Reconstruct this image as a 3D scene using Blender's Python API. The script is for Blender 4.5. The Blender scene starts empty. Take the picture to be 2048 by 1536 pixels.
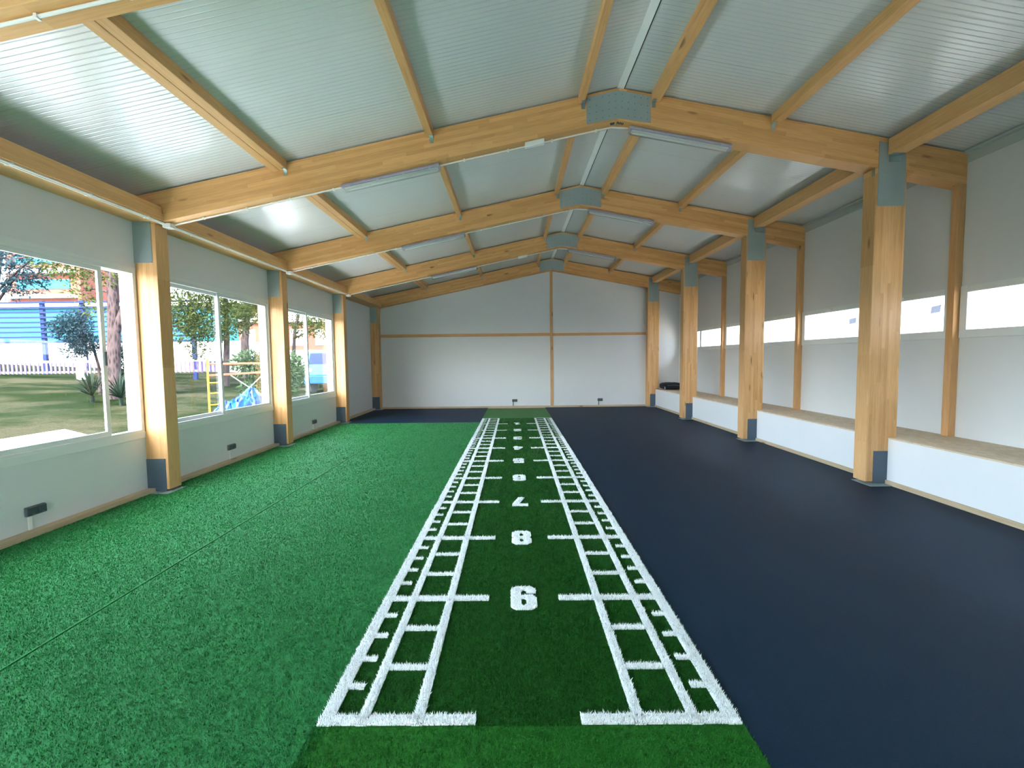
import bpy, bmesh, math, random
import numpy as np
from mathutils import Matrix, Vector
random.seed(7); rng = np.random.default_rng(11)
C = bpy.context.scene.collection
SC = bpy.context.scene

# ------------------------------------------------------------------ camera
CX, CH = -1.3284, 1.647
PITCH, YAW, ROLL, FPX = .0583, -.0008, .0111, 862.75
def cam_axes():
    cy, sy, cp, sp, cr, sr = math.cos(YAW), math.sin(YAW), math.cos(PITCH), math.sin(PITCH), math.cos(ROLL), math.sin(ROLL)
    f = Vector((sy*cp, cy*cp, -sp)); r = Vector((cy, -sy, 0)); d = f.cross(r)
    return cr*r + sr*d, -sr*r + cr*d, f
cam_d = bpy.data.cameras.new('camera'); cam = bpy.data.objects.new('camera', cam_d); C.objects.link(cam)
_r, _d, _f = cam_axes()
cam.matrix_world = Matrix(((_r.x, -_d.x, -_f.x, CX), (_r.y, -_d.y, -_f.y, 0), (_r.z, -_d.z, -_f.z, CH), (0, 0, 0, 1)))
cam_d.sensor_fit = 'HORIZONTAL'; cam_d.sensor_width = 36; cam_d.lens = 36*FPX/2048; cam_d.clip_start = .05; cam_d.clip_end = 500
SC.camera = cam
# ------------------------------------------------------------------ sky, sun, exposure
W = bpy.data.worlds.new('sky'); SC.world = W; W.use_nodes = True
nt = W.node_tree; nt.nodes.clear()
sky = nt.nodes.new('ShaderNodeTexSky'); sky.sky_type = 'NISHITA'; sky.sun_disc = False
sky.sun_elevation = math.radians(42); sky.sun_rotation = math.radians(185); sky.air_density = 1.0; sky.dust_density = 2.5
hz = nt.nodes.new('ShaderNodeMixRGB'); hz.inputs[0].default_value = .5; hz.inputs[2].default_value = (.90, 1.02, 1.20, 1)
mlt = nt.nodes.new('ShaderNodeMixRGB'); mlt.blend_type = 'MULTIPLY'; mlt.inputs[0].default_value = 1; mlt.inputs[2].default_value = (.2, .2, .2, 1)
bg = nt.nodes.new('ShaderNodeBackground'); bg.inputs[1].default_value = 4.2
out = nt.nodes.new('ShaderNodeOutputWorld')
nt.links.new(sky.outputs[0], mlt.inputs[1]); nt.links.new(mlt.outputs[0], hz.inputs[1]); nt.links.new(hz.outputs[0], bg.inputs[0]); nt.links.new(bg.outputs[0], out.inputs[0])
sun_d = bpy.data.lights.new('sun', 'SUN'); sun_d.energy = 11; sun_d.angle = .009; sun_d.color = (1, .97, .92)
sun = bpy.data.objects.new('sun', sun_d); C.objects.link(sun); sun.location = (-8, -20, 20)
sun.rotation_euler = Vector((-.035, 1, -.85)).to_track_quat('-Z', 'Y').to_euler()
SC.view_settings.view_transform = 'Standard'; SC.view_settings.look = 'None'; SC.view_settings.gamma = 1
SC.view_settings.use_curve_mapping = False; SC.view_settings.exposure = 2.2
SC.cycles.max_bounces = 10; SC.cycles.diffuse_bounces = 6; SC.cycles.glossy_bounces = 4; SC.cycles.transparent_max_bounces = 16
SC.cycles.sample_clamp_indirect = 6

# ------------------------------------------------------------------ helpers
class MB:
    def __init__(s): s.v = []; s.f = []
    def add(s, vs, fs):
        o = len(s.v); s.v += [tuple(map(float, v)) for v in vs]; s.f += [tuple(i+o for i in f) for f in fs]; return s
    def hexa(s, p):   # 8 pts: bottom 4 ccw, top 4 ccw
        return s.add(p, [(3, 2, 1, 0), (4, 5, 6, 7), (0, 1, 5, 4), (1, 2, 6, 5), (2, 3, 7, 6), (3, 0, 4, 7)])
    def box(s, x0, x1, y0, y1, z0, z1):
        return s.hexa([(x0, y0, z0), (x1, y0, z0), (x1, y1, z0), (x0, y1, z0), (x0, y0, z1), (x1, y0, z1), (x1, y1, z1), (x0, y1, z1)])
    def prism(s, pts, axis, lo, hi):   # polygon (a,b) extruded along an axis
        n = len(pts)
        def P(a, b, t): return {'X': (t, a, b), 'Y': (a, t, b), 'Z': (a, b, t)}[axis]
        vs = [P(a, b, lo) for a, b in pts] + [P(a, b, hi) for a, b in pts]
        return s.add(vs, [tuple(range(n-1, -1, -1)), tuple(range(n, 2*n))] + [(i, (i+1) % n, n+(i+1) % n, n+i) for i in range(n)])
    def tube(s, p0, p1, r, n=8, r1=None):
        p0, p1 = Vector(p0), Vector(p1); d = (p1-p0).normalized(); r1 = r if r1 is None else r1
        a = d.orthogonal().normalized(); b = d.cross(a)
        vs = []
        for p, rr in ((p0, r), (p1, r1)):
            vs += [tuple(p + rr*(math.cos(2*math.pi*i/n)*a + math.sin(2*math.pi*i/n)*b)) for i in range(n)]
        return s.add(vs, [tuple(range(n-1, -1, -1)), tuple(range(n, 2*n))] + [(i, (i+1) % n, n+(i+1) % n, n+i) for i in range(n)])
    def path(s, pts, r, n=8):
        for a, b in zip(pts[:-1], pts[1:]): s.tube(a, b, r, n)
        return s
    def limb(s, pts, rad, n=12):
        pts = [Vector(p) for p in pts]; o = len(s.v)
        for k, p in enumerate(pts):
            d = (pts[min(k+1, len(pts)-1)]-pts[max(k-1, 0)]).normalized(); a = d.cross(Vector((0, 1, .01))).normalized(); b = d.cross(a)
            s.v += [tuple(p+rad[k]*(math.cos(2*math.pi*i/n)*a+math.sin(2*math.pi*i/n)*b)) for i in range(n)]
        s.f += [(o+k*n+i, o+k*n+(i+1) % n, o+(k+1)*n+(i+1) % n, o+(k+1)*n+i) for k in range(len(pts)-1) for i in range(n)]
        return s
    def build(s, name, mat, parent=None, o=None, smooth=False, bevel=0, extra=None):
        o = o if o is not None else (O(parent) if parent else (0, 0, 0))
        me = bpy.data.meshes.new(name)
        v = np.array(s.v, float).reshape(-1, 3) - np.array(o)
        f = list(s.f)
        if extra is not None:
            ev, ef = extra; n0 = len(v); v = np.vstack([v, ev-np.array(o)])
            me.from_pydata([], [], [])
            nl = sum(len(q) for q in f); nt3 = len(ef)
            me.vertices.add(len(v)); me.vertices.foreach_set('co', v.ravel())
            li = np.concatenate([np.array([i for q in f for i in q], int), (ef+n0).ravel()])
            st = np.concatenate([np.cumsum([0]+[len(q) for q in f])[:-1].astype(int), nl+3*np.arange(nt3)])
            tt = np.concatenate([np.array([len(q) for q in f], int), np.full(nt3, 3)])
            me.loops.add(len(li)); me.loops.foreach_set('vertex_index', li.astype(np.int32))
            me.polygons.add(len(st)); me.polygons.foreach_set('loop_start', st.astype(np.int32))
            try: me.polygons.foreach_set('loop_total', tt.astype(np.int32))
            except Exception: pass
            me.update(calc_edges=True); me.validate(); me.polygons.foreach_set('use_smooth', [False]*len(me.polygons)); me.update()
        else:
            me.from_pydata(v.tolist(), [], f); me.update()
            bm = bmesh.new(); bm.from_mesh(me); bmesh.ops.recalc_face_normals(bm, faces=bm.faces); bm.to_mesh(me); bm.free()
        if smooth: me.polygons.foreach_set('use_smooth', [True]*len(me.polygons))
        me.materials.append(mat)
        ob = bpy.data.objects.new(name, me); C.objects.link(ob); ORG[ob.name] = tuple(o)
        if parent: ob.parent = parent; ob.location = Vector(o) - Vector(O(parent))
        else: ob.location = o
        if bevel:
            m = ob.modifiers.new('bevel', 'BEVEL'); m.width = bevel; m.segments = 2; m.limit_method = 'ANGLE'
        return ob
ORG = {}
def O(ob): return ORG[ob.name]
def tag(o, label=None, cat=None, group=None, kind=None):
    if label: o['label'] = label
    if cat: o['category'] = cat
    if group: o['group'] = group
    if kind: o['kind'] = kind
    return o
def empty(name, loc, label, cat, group=None):
    o = bpy.data.objects.new(name, None); C.objects.link(o); o.location = loc; o.empty_display_size = .1; ORG[o.name] = tuple(loc)
    return tag(o, label, cat, group)
def struct(o, label=None): return tag(o, label, None, None, 'structure')

def fur(rects, dens, h, w, near=2.4, lean=.5, ymax=9.0):
    """upright tufts over axis-aligned rects or parallelograms (p, e1, e2); thinner with distance"""
    P = []
    for p, e1, e2 in rects:
        p, e1, e2 = map(np.array, (p, e1, e2))
        A = np.linalg.norm(np.cross(e1, e2)); n = int(A*dens)
        if n < 1: continue
        u = rng.random((n, 2)); q = p + u[:, :1]*e1 + u[:, 1:]*e2
        k = rng.random(n) < np.minimum(1, (near/np.maximum(q[:, 1], .1))**2)
        q = q[k]; q = q[q[:, 1] < ymax]; P.append(q)
    if not P: return None
    return blades(np.vstack(P), h, w, near, lean)
def blades(q, h, w, near=2.4, lean=.5):
    n = len(q)
    if n == 0: return None
    a = rng.random(n)*2*np.pi; sc = np.maximum(1, q[:, 1]/near)[:, None]
    side = np.stack([np.cos(a), np.sin(a), 0*a], 1)*(w*.5)*sc*(.7+.6*rng.random((n, 1)))
    b = rng.random(n)*2*np.pi; L = lean*rng.random(n)*h
    hh = h*(.55+.6*rng.random(n))
    tip = np.stack([np.cos(b)*L, np.sin(b)*L, hh], 1)
    v = np.empty((n*3, 3)); v[0::3] = q-side; v[1::3] = q+side; v[2::3] = q+tip
    return v, np.arange(n*3).reshape(-1, 3)

# ------------------------------------------------------------------ materials
class NB:
    def __init__(s, name):
        s.m = bpy.data.materials.new(name); s.m.use_nodes = True; s.t = s.m.node_tree; s.p = s.t.nodes['Principled BSDF']; s.out = s.t.nodes['Material Output']
    def n(s, typ, **kw):
        o = s.t.nodes.new(typ)
        for k, v in kw.items():
            if k.startswith('i') and k[1:].isdigit(): s.set(o.inputs[int(k[1:])], v)
            elif k.startswith('I_'): s.set(o.inputs[k[2:]], v)
            else: setattr(o, k, v)
        return o
    def set(s, inp, v):
        if hasattr(v, 'is_output') or isinstance(v, bpy.types.NodeSocket): s.t.links.new(v, inp)
        elif isinstance(v, bpy.types.Node): s.t.links.new(v.outputs[0], inp)
        else: inp.default_value = v
    def math(s, op, a, b=0, c=0): return s.n('ShaderNodeMath', operation=op, i0=a, i1=b, i2=c).outputs[0]
    def mix(s, f, a, b, blend='MIX'): return s.n('ShaderNodeMixRGB', blend_type=blend, i0=f, i1=a, i2=b).outputs[0]
    def ramp(s, f, stops):
        r = s.n('ShaderNodeValToRGB', i0=f); e = r.color_ramp.elements
        while len(e) < len(stops): e.new(.5)
        for q, (p, c) in zip(e, stops): q.position = p; q.color = c if len(c) == 4 else (*c, 1)
        return r.outputs[0]
    def coord(s, what='Object'): return s.n('ShaderNodeTexCoord').outputs[what]
    def noise(s, vec, scale, detail=3, rough=.5): return s.n('ShaderNodeTexNoise', I_Vector=vec, I_Scale=scale, I_Detail=detail, I_Roughness=rough).outputs[0]
    def bump(s, h, strength, dist): s.set(s.p.inputs['Normal'], s.n('ShaderNodeBump', I_Height=h, I_Strength=strength, I_Distance=dist).outputs[0])
    def base(s, c): s.set(s.p.inputs['Base Color'], c)
    def par(s, **kw):
        for k, v in kw.items(): s.set(s.p.inputs[k.replace('_IOR_', ' IOR ').replace('_', ' ')], v)
        return s
def rgb(r, g, b):
    f = lambda u: ((u/255+.055)/1.055)**2.4 if u/255 > .04045 else u/255/12.92
    return (f(r), f(g), f(b), 1)
def plain(name, c, rough=.5, metal=0, spec=.5, var=.06, bump=0, bscale=60):
    n = NB(name); v = n.noise(n.coord(), 3.0, 4)
    n.base(n.mix(v, tuple(x*(1-var) for x in c[:3])+(1,), tuple(min(1, x*(1+var)) for x in c[:3])+(1,)))
    n.par(Roughness=rough, Metallic=metal); n.par(**{'Specular_IOR_Level': spec})
    if bump: n.bump(n.noise(n.coord(), bscale, 4), bump, .01)
    return n.m
def wood(name, axis, lam=None, tilt=0, tone=(222, 171, 112), rough=.5):
    """axis: grain direction, lam: axis across which the glued layers are stacked"""
    n = NB(name); co = n.coord()
    if tilt: co = n.n('ShaderNodeMapping', I_Vector=co, I_Rotation=(0, tilt, 0)).outputs[0]
    sep = n.n('ShaderNodeSeparateXYZ', i0=co); ax = dict(X=sep.outputs[0], Y=sep.outputs[1], Z=sep.outputs[2])
    rnd = n.n('ShaderNodeObjectInfo').outputs['Random']
    oth = [k for k in 'XYZ' if k != axis]; b = lam or oth[1]; a = [k for k in oth if k != b][0]
    L = n.math('ADD', ax[axis], n.math('MULTIPLY', rnd, 37.0)); A = ax[a]; B = ax[b]
    if lam:
        row = n.math('FLOOR', n.math('DIVIDE', B, .042))
        wr = n.n('ShaderNodeTexWhiteNoise', noise_dimensions='1D', I_W=n.math('ADD', row, n.math('MULTIPLY', rnd, 91.0))).outputs[0]
        col = n.math('FLOOR', n.math('ADD', n.math('MULTIPLY', L, .9), n.math('MULTIPLY', wr, 9.0)))
        tone_v = n.n('ShaderNodeTexWhiteNoise', noise_dimensions='2D', I_Vector=n.n('ShaderNodeCombineXYZ', i0=row, i1=col).outputs[0]).outputs[0]
        Lq = n.math('ADD', L, n.math('MULTIPLY', tone_v, 13.0))
    else:
        tone_v = n.noise(n.n('ShaderNodeCombineXYZ', i0=n.math('MULTIPLY', L, .7), i1=A, i2=B).outputs[0], 1.5, 2); Lq = L
    gv = n.n('ShaderNodeCombineXYZ', i0=n.math('MULTIPLY', Lq, 1.6), i1=n.math('MULTIPLY', A, 26.0), i2=n.math('MULTIPLY', B, 26.0)).outputs[0]
    g = n.noise(gv, 2.2, 5, .62)
    c = [rgb(*tone)[i] for i in range(3)]
    dark = (c[0]*.74, c[1]*.68, c[2]*.58, 1); light = (min(1, c[0]*1.1), c[1]*1.12, c[2]*1.18, 1)
    cc = n.mix(n.ramp(g, [(.3, (0, 0, 0)), (.72, (1, 1, 1))]), dark, light)
    cc = n.mix(.5, cc, n.mix(tone_v, (c[0]*.74, c[1]*.64, c[2]*.5, 1), (min(1, c[0]*1.12), c[1]*1.12, c[2]*1.15, 1)))
    kv = n.n('ShaderNodeCombineXYZ', i0=n.math('MULTIPLY', Lq, 1.15), i1=n.math('MULTIPLY', A, 4.0), i2=n.math('MULTIPLY', B, 4.6)).outputs[0]
    vor = n.n('ShaderNodeTexVoronoi', feature='F1', I_Vector=kv, I_Scale=1.0, I_Randomness=1.0)
    k = n.ramp(vor.outputs['Distance'], [(.055, (1, 1, 1)), (.12, (0, 0, 0))])
    cc = n.mix(n.math('MULTIPLY', k, .8), cc, (c[0]*.22, c[1]*.14, c[2]*.1, 1))
    n.base(cc); n.par(Roughness=rough, Specular_IOR_Level=.3); n.bump(g, .08, .004)
    return n.m
M = {}
M['rafter_l'] = wood('glulam_left', 'X', 'Z', tilt=math.atan(.2052))
M['rafter_r'] = wood('glulam_right', 'X', 'Z', tilt=-math.atan(.1905))
M['post'] = wood('glulam_post', 'Z', 'X', tone=(220, 174, 122), rough=.42)
M['purlin'] = wood('pine_lengthwise', 'Y', None, tone=(224, 177, 122))
M['stud'] = wood('pine_upright', 'Z', None, tone=(214, 168, 118))
M['sole'] = wood('pale_sole_plate', 'Y', None, tone=(196, 178, 150))
M['sole_x'] = wood('pale_sole_plate_cross', 'X', None, tone=(196, 178, 150))
M['rail'] = wood('pine_crosswise', 'X', None, tone=(214, 168, 118))
M['wall'] = plain('white_panel', rgb(212, 214, 216), .55, var=.015, bump=.02, bscale=120)
M['bench_white'] = plain('white_board', rgb(228, 230, 232), .45, var=.02)
M['white_alu'] = plain('white_aluminium', rgb(218, 221, 221), .35, var=.01)
M['seal'] = plain('dark_rubber_seal', rgb(35, 40, 45), .7)
M['steel'] = plain('galvanised_steel', rgb(158, 172, 172), .42, metal=.3, var=.1, bump=.02)
M['slate'] = plain('dark_painted_steel', rgb(80, 96, 112), .5, metal=.15, var=.06)
M['zinc'] = plain('bright_zinc', rgb(170, 190, 190), .3, metal=.9)
M['white_plastic'] = plain('white_plastic', rgb(232, 232, 228), .4, var=.02)
M['grey_plastic'] = plain('grey_plastic', rgb(96, 104, 110), .45)
M['dark_plastic'] = plain('dark_grey_socket', rgb(62, 72, 78), .4)
M['lamp_body'] = plain('lavender_grey_plastic', rgb(172, 168, 188), .45)
M['black_fabric'] = plain('black_fabric', rgb(22, 25, 32), .85, bump=.3, bscale=300)
M['ink'] = plain('dark_ink', rgb(52, 66, 74), .7)
M['screw'] = plain('screw_head', rgb(60, 72, 74), .5, metal=.6)

def ceiling_mat():
    n = NB('ribbed_white_metal_sheet'); co = n.coord(); s = n.n('ShaderNodeSeparateXYZ', i0=co)
    y = s.outputs[1]
    def groove(period, width):
        f = n.math('FRACT', n.math('DIVIDE', y, period)); d = n.math('ABSOLUTE', n.math('SUBTRACT', f, .5))
        return n.ramp(d, [(0, (0, 0, 0)), (width, (1, 1, 1))])
    h = n.math('MULTIPLY', groove(.052, .14), 1.0)
    joint = n.ramp(n.math('ABSOLUTE', n.math('SUBTRACT', n.math('FRACT', n.math('DIVIDE', y, 1.0)), .5)), [(0, (0, 0, 0)), (.006, (1, 1, 1))])
    n.base(n.mix(joint, rgb(196, 200, 201), rgb(212, 217, 219)))
    n.par(Roughness=.26, Metallic=.12, **{'Specular_IOR_Level': .32})
    n.bump(n.math('ADD', h, n.math('MULTIPLY', joint, .3)), .6, .004)
    return n.m
M['ceiling'] = ceiling_mat()

def rubber():
    n = NB('dark_blue_rubber'); co = n.coord()
    g = n.noise(co, 220, 3, .6); l = n.noise(co, 1.3, 4); s = n.noise(co, 420, 1)
    c = n.mix(l, (.0035, .0175, .038, 1), (.006, .025, .054, 1))
    c = n.mix(n.ramp(s, [(.68, (0, 0, 0)), (.74, (1, 1, 1))]), c, (.05, .075, .11, 1))
    n.base(c); n.par(Roughness=.6, **{'Specular_IOR_Level': .16}); n.bump(g, .5, .004)
    return n.m
M['rubber'] = rubber()
def turf(name, dk, lt, stripes=0, sheen=.2):
    n = NB(name); co = n.coord()
    f = n.noise(co, 260, 2, .7); m = n.noise(co, 24, 4, .6); l = n.noise(n.n('ShaderNodeMapping', I_Vector=co, I_Scale=(1.2, 1.6, 1)).outputs[0], 1.6, 3)
    v = n.math('ADD', n.math('MULTIPLY', f, .55), n.math('ADD', n.math('MULTIPLY', m, .3), n.math('MULTIPLY', l, .12)))
    n.base(n.ramp(v, [(.34, dk), (.66, lt)])); n.par(Roughness=.5, **{'Specular_IOR_Level': .12, 'Sheen_Weight': sheen, 'Sheen_Roughness': .45})
    n.bump(n.noise(co, 190, 2, .7), .7, .012)
    return n.m
M['turf'] = turf('green_turf', (.010, .13, .026), (.032, .31, .078), sheen=.06)
M['turf_lane'] = turf('dark_green_turf', (.0045, .062, .004), (.016, .14, .011), sheen=.02)
M['turf_plain'] = turf('plain_end_turf', (.010, .11, .009), (.03, .24, .024), sheen=.03)
def white_pile():
    n = NB('white_turf_pile'); v = n.noise(n.coord(), 120, 3, .7)
    n.base(n.mix(v, (.84, .87, .87, 1), (.95, .96, .96, 1))); n.par(Roughness=.7); return n.m
M['pile'] = white_pile()
def osb():
    n = NB('pressed_chip_board'); co = n.coord()
    v = n.n('ShaderNodeTexVoronoi', I_Vector=n.n('ShaderNodeMapping', I_Vector=co, I_Scale=(22, 9, 22)).outputs[0], I_Scale=1.6).outputs['Color']
    n.base(n.mix(.45, rgb(214, 194, 168), n.mix(v, rgb(176, 150, 118), rgb(236, 220, 194)))); n.par(Roughness=.6); return n.m
M['osb'] = osb()
def glass(name, tint=(.97, .99, .99), gl=.05):
    n = NB(name); n.t.nodes.remove(n.p)
    tr = n.n('ShaderNodeBsdfTransparent', i0=(*tint, 1)); g = n.n('ShaderNodeBsdfGlossy', i0=(1, 1, 1, 1), i1=.0)
    fr = n.n('ShaderNodeFresnel', I_IOR=n.mix(n.n('ShaderNodeNewGeometry').outputs['Backfacing'], (1.45,)*3+(1,), (1/1.45,)*3+(1,)))
    mx = n.n('ShaderNodeMixShader', i0=fr.outputs[0]); n.t.links.new(tr.outputs[0], mx.inputs[1]); n.t.links.new(g.outputs[0], mx.inputs[2])
    n.t.links.new(mx.outputs[0], n.out.inputs[0]); return n.m
M['glass'] = glass('window_glass')
def diffuser():
    n = NB('clear_diffuser'); n.t.nodes.remove(n.p)
    tr = n.n('ShaderNodeBsdfTransparent', i0=(.9, .92, .93, 1)); g = n.n('ShaderNodeBsdfGlossy', i0=(1, 1, 1, 1), i1=.12); d = n.n('ShaderNodeBsdfTranslucent', i0=(.85, .88, .9, 1))
    a = n.n('ShaderNodeMixShader', i0=.16); n.t.links.new(tr.outputs[0], a.inputs[1]); n.t.links.new(d.outputs[0], a.inputs[2])
    mx = n.n('ShaderNodeMixShader', i0=n.n('ShaderNodeFresnel', I_IOR=n.mix(n.n('ShaderNodeNewGeometry').outputs['Backfacing'], (1.6,)*3+(1,), (1/1.6,)*3+(1,))).outputs[0]); n.t.links.new(a.outputs[0], mx.inputs[1]); n.t.links.new(g.outputs[0], mx.inputs[2])
    n.t.links.new(mx.outputs[0], n.out.inputs[0]); return n.m
M['diffuser'] = diffuser()

# ------------------------------------------------------------------ layout of the hall
FR = [2.58, 5.43, 8.364, 11.366, 14.33]; TH = .195
ZT, ZB, SL, SR = 4.9145, 4.5408, .2052, .1905
XW, XE = -6.0, 4.28            # inner faces of the two long walls
XPL, XPR, PW = -5.7235, 3.161, .38
YN, YF = -3.4, 14.53           # near and far end walls
def top(x): return ZT - (SR*x if x > 0 else -SL*x)
def bot(x): return ZB - (SR*x if x > 0 else -SL*x)
BT = .60                        # bench top

# floor slab, floor coverings
o = MB().box(XW-.2, XE+.2, YN-.2, YF+.2, -.2, -.02).build('floor', plain('grey_screed', rgb(120, 120, 118), .8)); struct(o)
MXC, MYC, MR = -1.2725, 1.879, .0062; ML = .965
ctm, stm = math.cos(MR), math.sin(MR)
def mat2(u, v): return (MXC+u*ctm+v*stm, MYC-u*stm+v*ctm)
def quad_slab(mb, P, z0, z1): return mb.hexa([(*p, z0) for p in P] + [(*p, z1) for p in P])
VN, VF = -4.6, YF-MYC
XR_E = .965; LE = -.965
# rubber floor: right field and the strip at the far left
mb = MB(); quad_slab(mb, [mat2(XR_E+.004, YN-MYC), (3.42, YN), (3.42, YF), mat2(XR_E+.004, VF)], -.02, 0)
o = mb.build('rubber_floor', M['rubber'], o=(1.5, 6, 0)); tag(o, 'dark blue rubber flooring along the right side beside the bench', 'rubber flooring', 'rubber flooring')
GE = 11.21
mb = MB(); quad_slab(mb, [(XW+.1, GE+.004), mat2(LE-.004, GE-MYC+.004), mat2(LE-.004, VF), (XW+.1, YF)], -.02, 0)
o = mb.build('rubber_floor', M['rubber'], o=(-4, 12.5, 0)); tag(o, 'dark rubber flooring in the far left corner behind the green turf', 'rubber flooring', 'rubber flooring')
# green turf, two rolls
SEAM = -4.10
def turf_roll(x0, x1a, x1b, label):
    """x1a, x1b: right edge at near and far end"""
    mb = MB(); y0, y1 = YN, GE
    mb.hexa([(x0, y0, -.02), (x1a, y0, -.02), (x1b, y1, -.02), (x0, y1, -.02), (x0, y0, 0), (x1a, y0, 0), (x1b, y1, 0), (x0, y1, 0)])
    xn, xf = (x1a+(x1b-x1a)*(t-y0)/(y1-y0) for t in (1.4, 11.19))
    if x1a == x1b: ex = fur([((x0+.01, 1.4, -.002), (x1a-x0-.02, 0, 0), (0, 9.78, 0))], 26000, .014, .0042, lean=.7, ymax=12)
    else: ex = fur([((x0+.004, 1.4, -.002), (xf-.006-x0, 0, 0), (0, 9.78, 0)), ((xf-.03, 1.4, -.002), (xn-xf+.028, 0, 0), (xf-xn, 9.78, 0))], 26000, .014, .0042, lean=.7, ymax=12)
    o = mb.build('artificial_turf', M['turf'], o=((x0+x1a)/2, 4, 0), extra=ex)
    return tag(o, label, 'artificial turf', 'rolls of green turf')
xa, xb = mat2(LE, YN-MYC)[0]-.004, mat2(LE, GE-MYC)[0]-.004
turf_roll(XW+.1, SEAM-.009, SEAM-.009, 'light green turf roll lying along the window wall')
turf_roll(SEAM+.009, xa, xb, 'light green turf roll between the window-side roll and the marked lane')
# lane: dark turf with white markings, plain turf ends
def lane_piece(name, mat, v0, v1, label, cat, dens):
    mb = MB(); P = [mat2(-ML, v0), mat2(ML, v0), mat2(ML, v1), mat2(-ML, v1)]; quad_slab(mb, P, -.02, 0)
    p = np.array([*P[0], -.002]); ex = None
    lo = max(v0, -.6)
    if v0 < 7:
        p = np.array([*mat2(-ML+.005, lo), -.002]); ex = fur([(p, np.array([*P[1], -.002])-np.array([*P[0], -.002]), np.array([*mat2(-ML, v1), -.002])-np.array([*mat2(-ML, lo), -.002]))], dens, .014, .0040, lean=.6, ymax=13)
    oo = (*mat2(0, v0), 0)
    o = mb.build(name, mat, o=oo, extra=ex); return tag(o, label, cat)
lane_piece('plain_turf', M['turf_plain'], YN-MYC, -.035, 'plain mid-green turf strip before the near white end lines', 'artificial turf', 30000)
lane_piece('plain_turf', M['turf_plain'], 10.02, 12.42, 'plain green turf strip between lane end and far wall', 'artificial turf', 0)
lane = lane_piece('sprint_lane', M['turf_lane'], -.034, 10.018, 'dark green turf lane marked with white ladders and numerals', 'sprint lane', 34000)
def stripe(name, u0, u1, v0, v1):
    P = [mat2(u0, v0), mat2(u1, v0), mat2(u1, v1), mat2(u0, v1)]
    mb = MB(); quad_slab(mb, P, -.004, .006)
    p0 = np.array([*P[0], .004]); ex = fur([(p0, np.array([*P[1], .004])-p0, np.array([*P[3], .004])-p0)], 52000, .019, .0042, near=2.8, lean=.75, ymax=9.0)
    return mb.build(name, M['pile'], lane, extra=ex)
for s in (-1, 1):
    def S(a, b): return (min(s*a, s*b), max(s*a, s*b))
    stripe('border_line', *S(.893, .958), -.033, 10.01)
    stripe('ladder_line', *S(.732, .780), -.033, 10.01)
    stripe('ladder_line', *S(.478, .528), -.033, 10.01)
    for k in range(10):
        stripe('metre_line', *S(.24, .8928), k-.03, k+.024)
        for t in range(1, 5): stripe('tick_mark', *S(.818, .8928), k+.2*t-.017, k+.2*t+.017)
        for t in (1, 2): stripe('ladder_rung', *S(.532, .728), k+t/3-.019, k+t/3+.019)
    stripe('end_line', *S(.474, .885), 9.99, 10.01)
SIX = ([(2, 0), (8, 0), (10, 2), (10, 7.8), (8.3, 9.8), (5.2, 9.8), (4, 9), (4, 12.3), (4.7, 13.3), (5.5, 13.3), (6, 12.6), (6, 11.2), (9.8, 11.2), (9.8, 14), (8, 16), (2, 16), (0, 14), (0, 2)], [[(4, 3.4), (4.7, 2.6), (5.4, 2.6), (6, 3.4), (6, 6.6), (5.4, 7.3), (4.7, 7.3), (4, 6.6)]])
DIG = {1: ([(3.6, 16), (7.5, 16), (7.5, 3), (9.5, 3), (9.5, 0), (1.5, 0), (1.5, 3), (3.5, 3), (3.5, 11.5), (1, 11.5), (1, 13.6), (2.6, 14.2)], []),
 2: ([(2, 16), (8, 16), (10, 14), (10, 9.4), (4.8, 3.6), (10, 3.6), (10, 0), (0, 0), (0, 3.6), (6, 10.4), (6, 12.6), (5.4, 13.3), (4.6, 13.3), (4, 12.6), (4, 10.6), (0, 10.6), (0, 14)], []),
 3: ([(2, 16), (8, 16), (10, 14), (10, 9.6), (8.6, 8.1), (10, 6.6), (10, 2), (8, 0), (2, 0), (0, 2), (0, 5.2), (4, 5.2), (4, 3.4), (4.7, 2.6), (5.4, 2.6), (6, 3.4), (6, 6), (5.4, 6.8), (3.6, 6.8), (3.6, 9.4), (5.4, 9.4), (6, 10.1), (6, 12.6), (5.4, 13.3), (4.7, 13.3), (4, 12.6), (4, 11), (0, 11), (0, 14)], []),
 4: ([(4.6, 16), (9, 16), (9, 6.2), (10, 6.2), (10, 3), (9, 3), (9, 0), (5.2, 0), (5.2, 3), (0, 3), (0, 6.2)], [[(3, 6.2), (5.2, 6.2), (5.2, 12)]]),
 5: ([(.2, 16), (9.3, 16), (9.3, 12.9), (3.6, 12.9), (3.6, 10.2), (8, 10.2), (10, 8.4), (10, 2), (8, 0), (2, 0), (0, 2), (0, 4.8), (4, 4.8), (4, 3.4), (4.7, 2.6), (5.4, 2.6), (6, 3.4), (6, 6.7), (5.4, 7.4), (.2, 7.4)], []),
 6: SIX, 7: ([(0, 16), (10, 16), (10, 12.8), (6.2, 0), (2.0, 0), (5.7, 12.5), (0, 12.5)], []),
 8: ([(2, 0), (8, 0), (10, 2), (10, 6.6), (8.8, 8.1), (10, 9.6), (10, 14), (8, 16), (2, 16), (0, 14), (0, 9.6), (1.2, 8.1), (0, 6.6), (0, 2)], [[(4, 3.3), (4.7, 2.6), (5.4, 2.6), (6, 3.3), (6, 5.9), (5.4, 6.6), (4.7, 6.6), (4, 5.9)], [(4, 10.2), (4.7, 9.5), (5.4, 9.5), (6, 10.2), (6, 12.7), (5.4, 13.4), (4.7, 13.4), (4, 12.7)]]),
 9: ([(10-a, 16-b) for a, b in SIX[0]], [[(10-a, 16-b) for a, b in h] for h in SIX[1]])}
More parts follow.
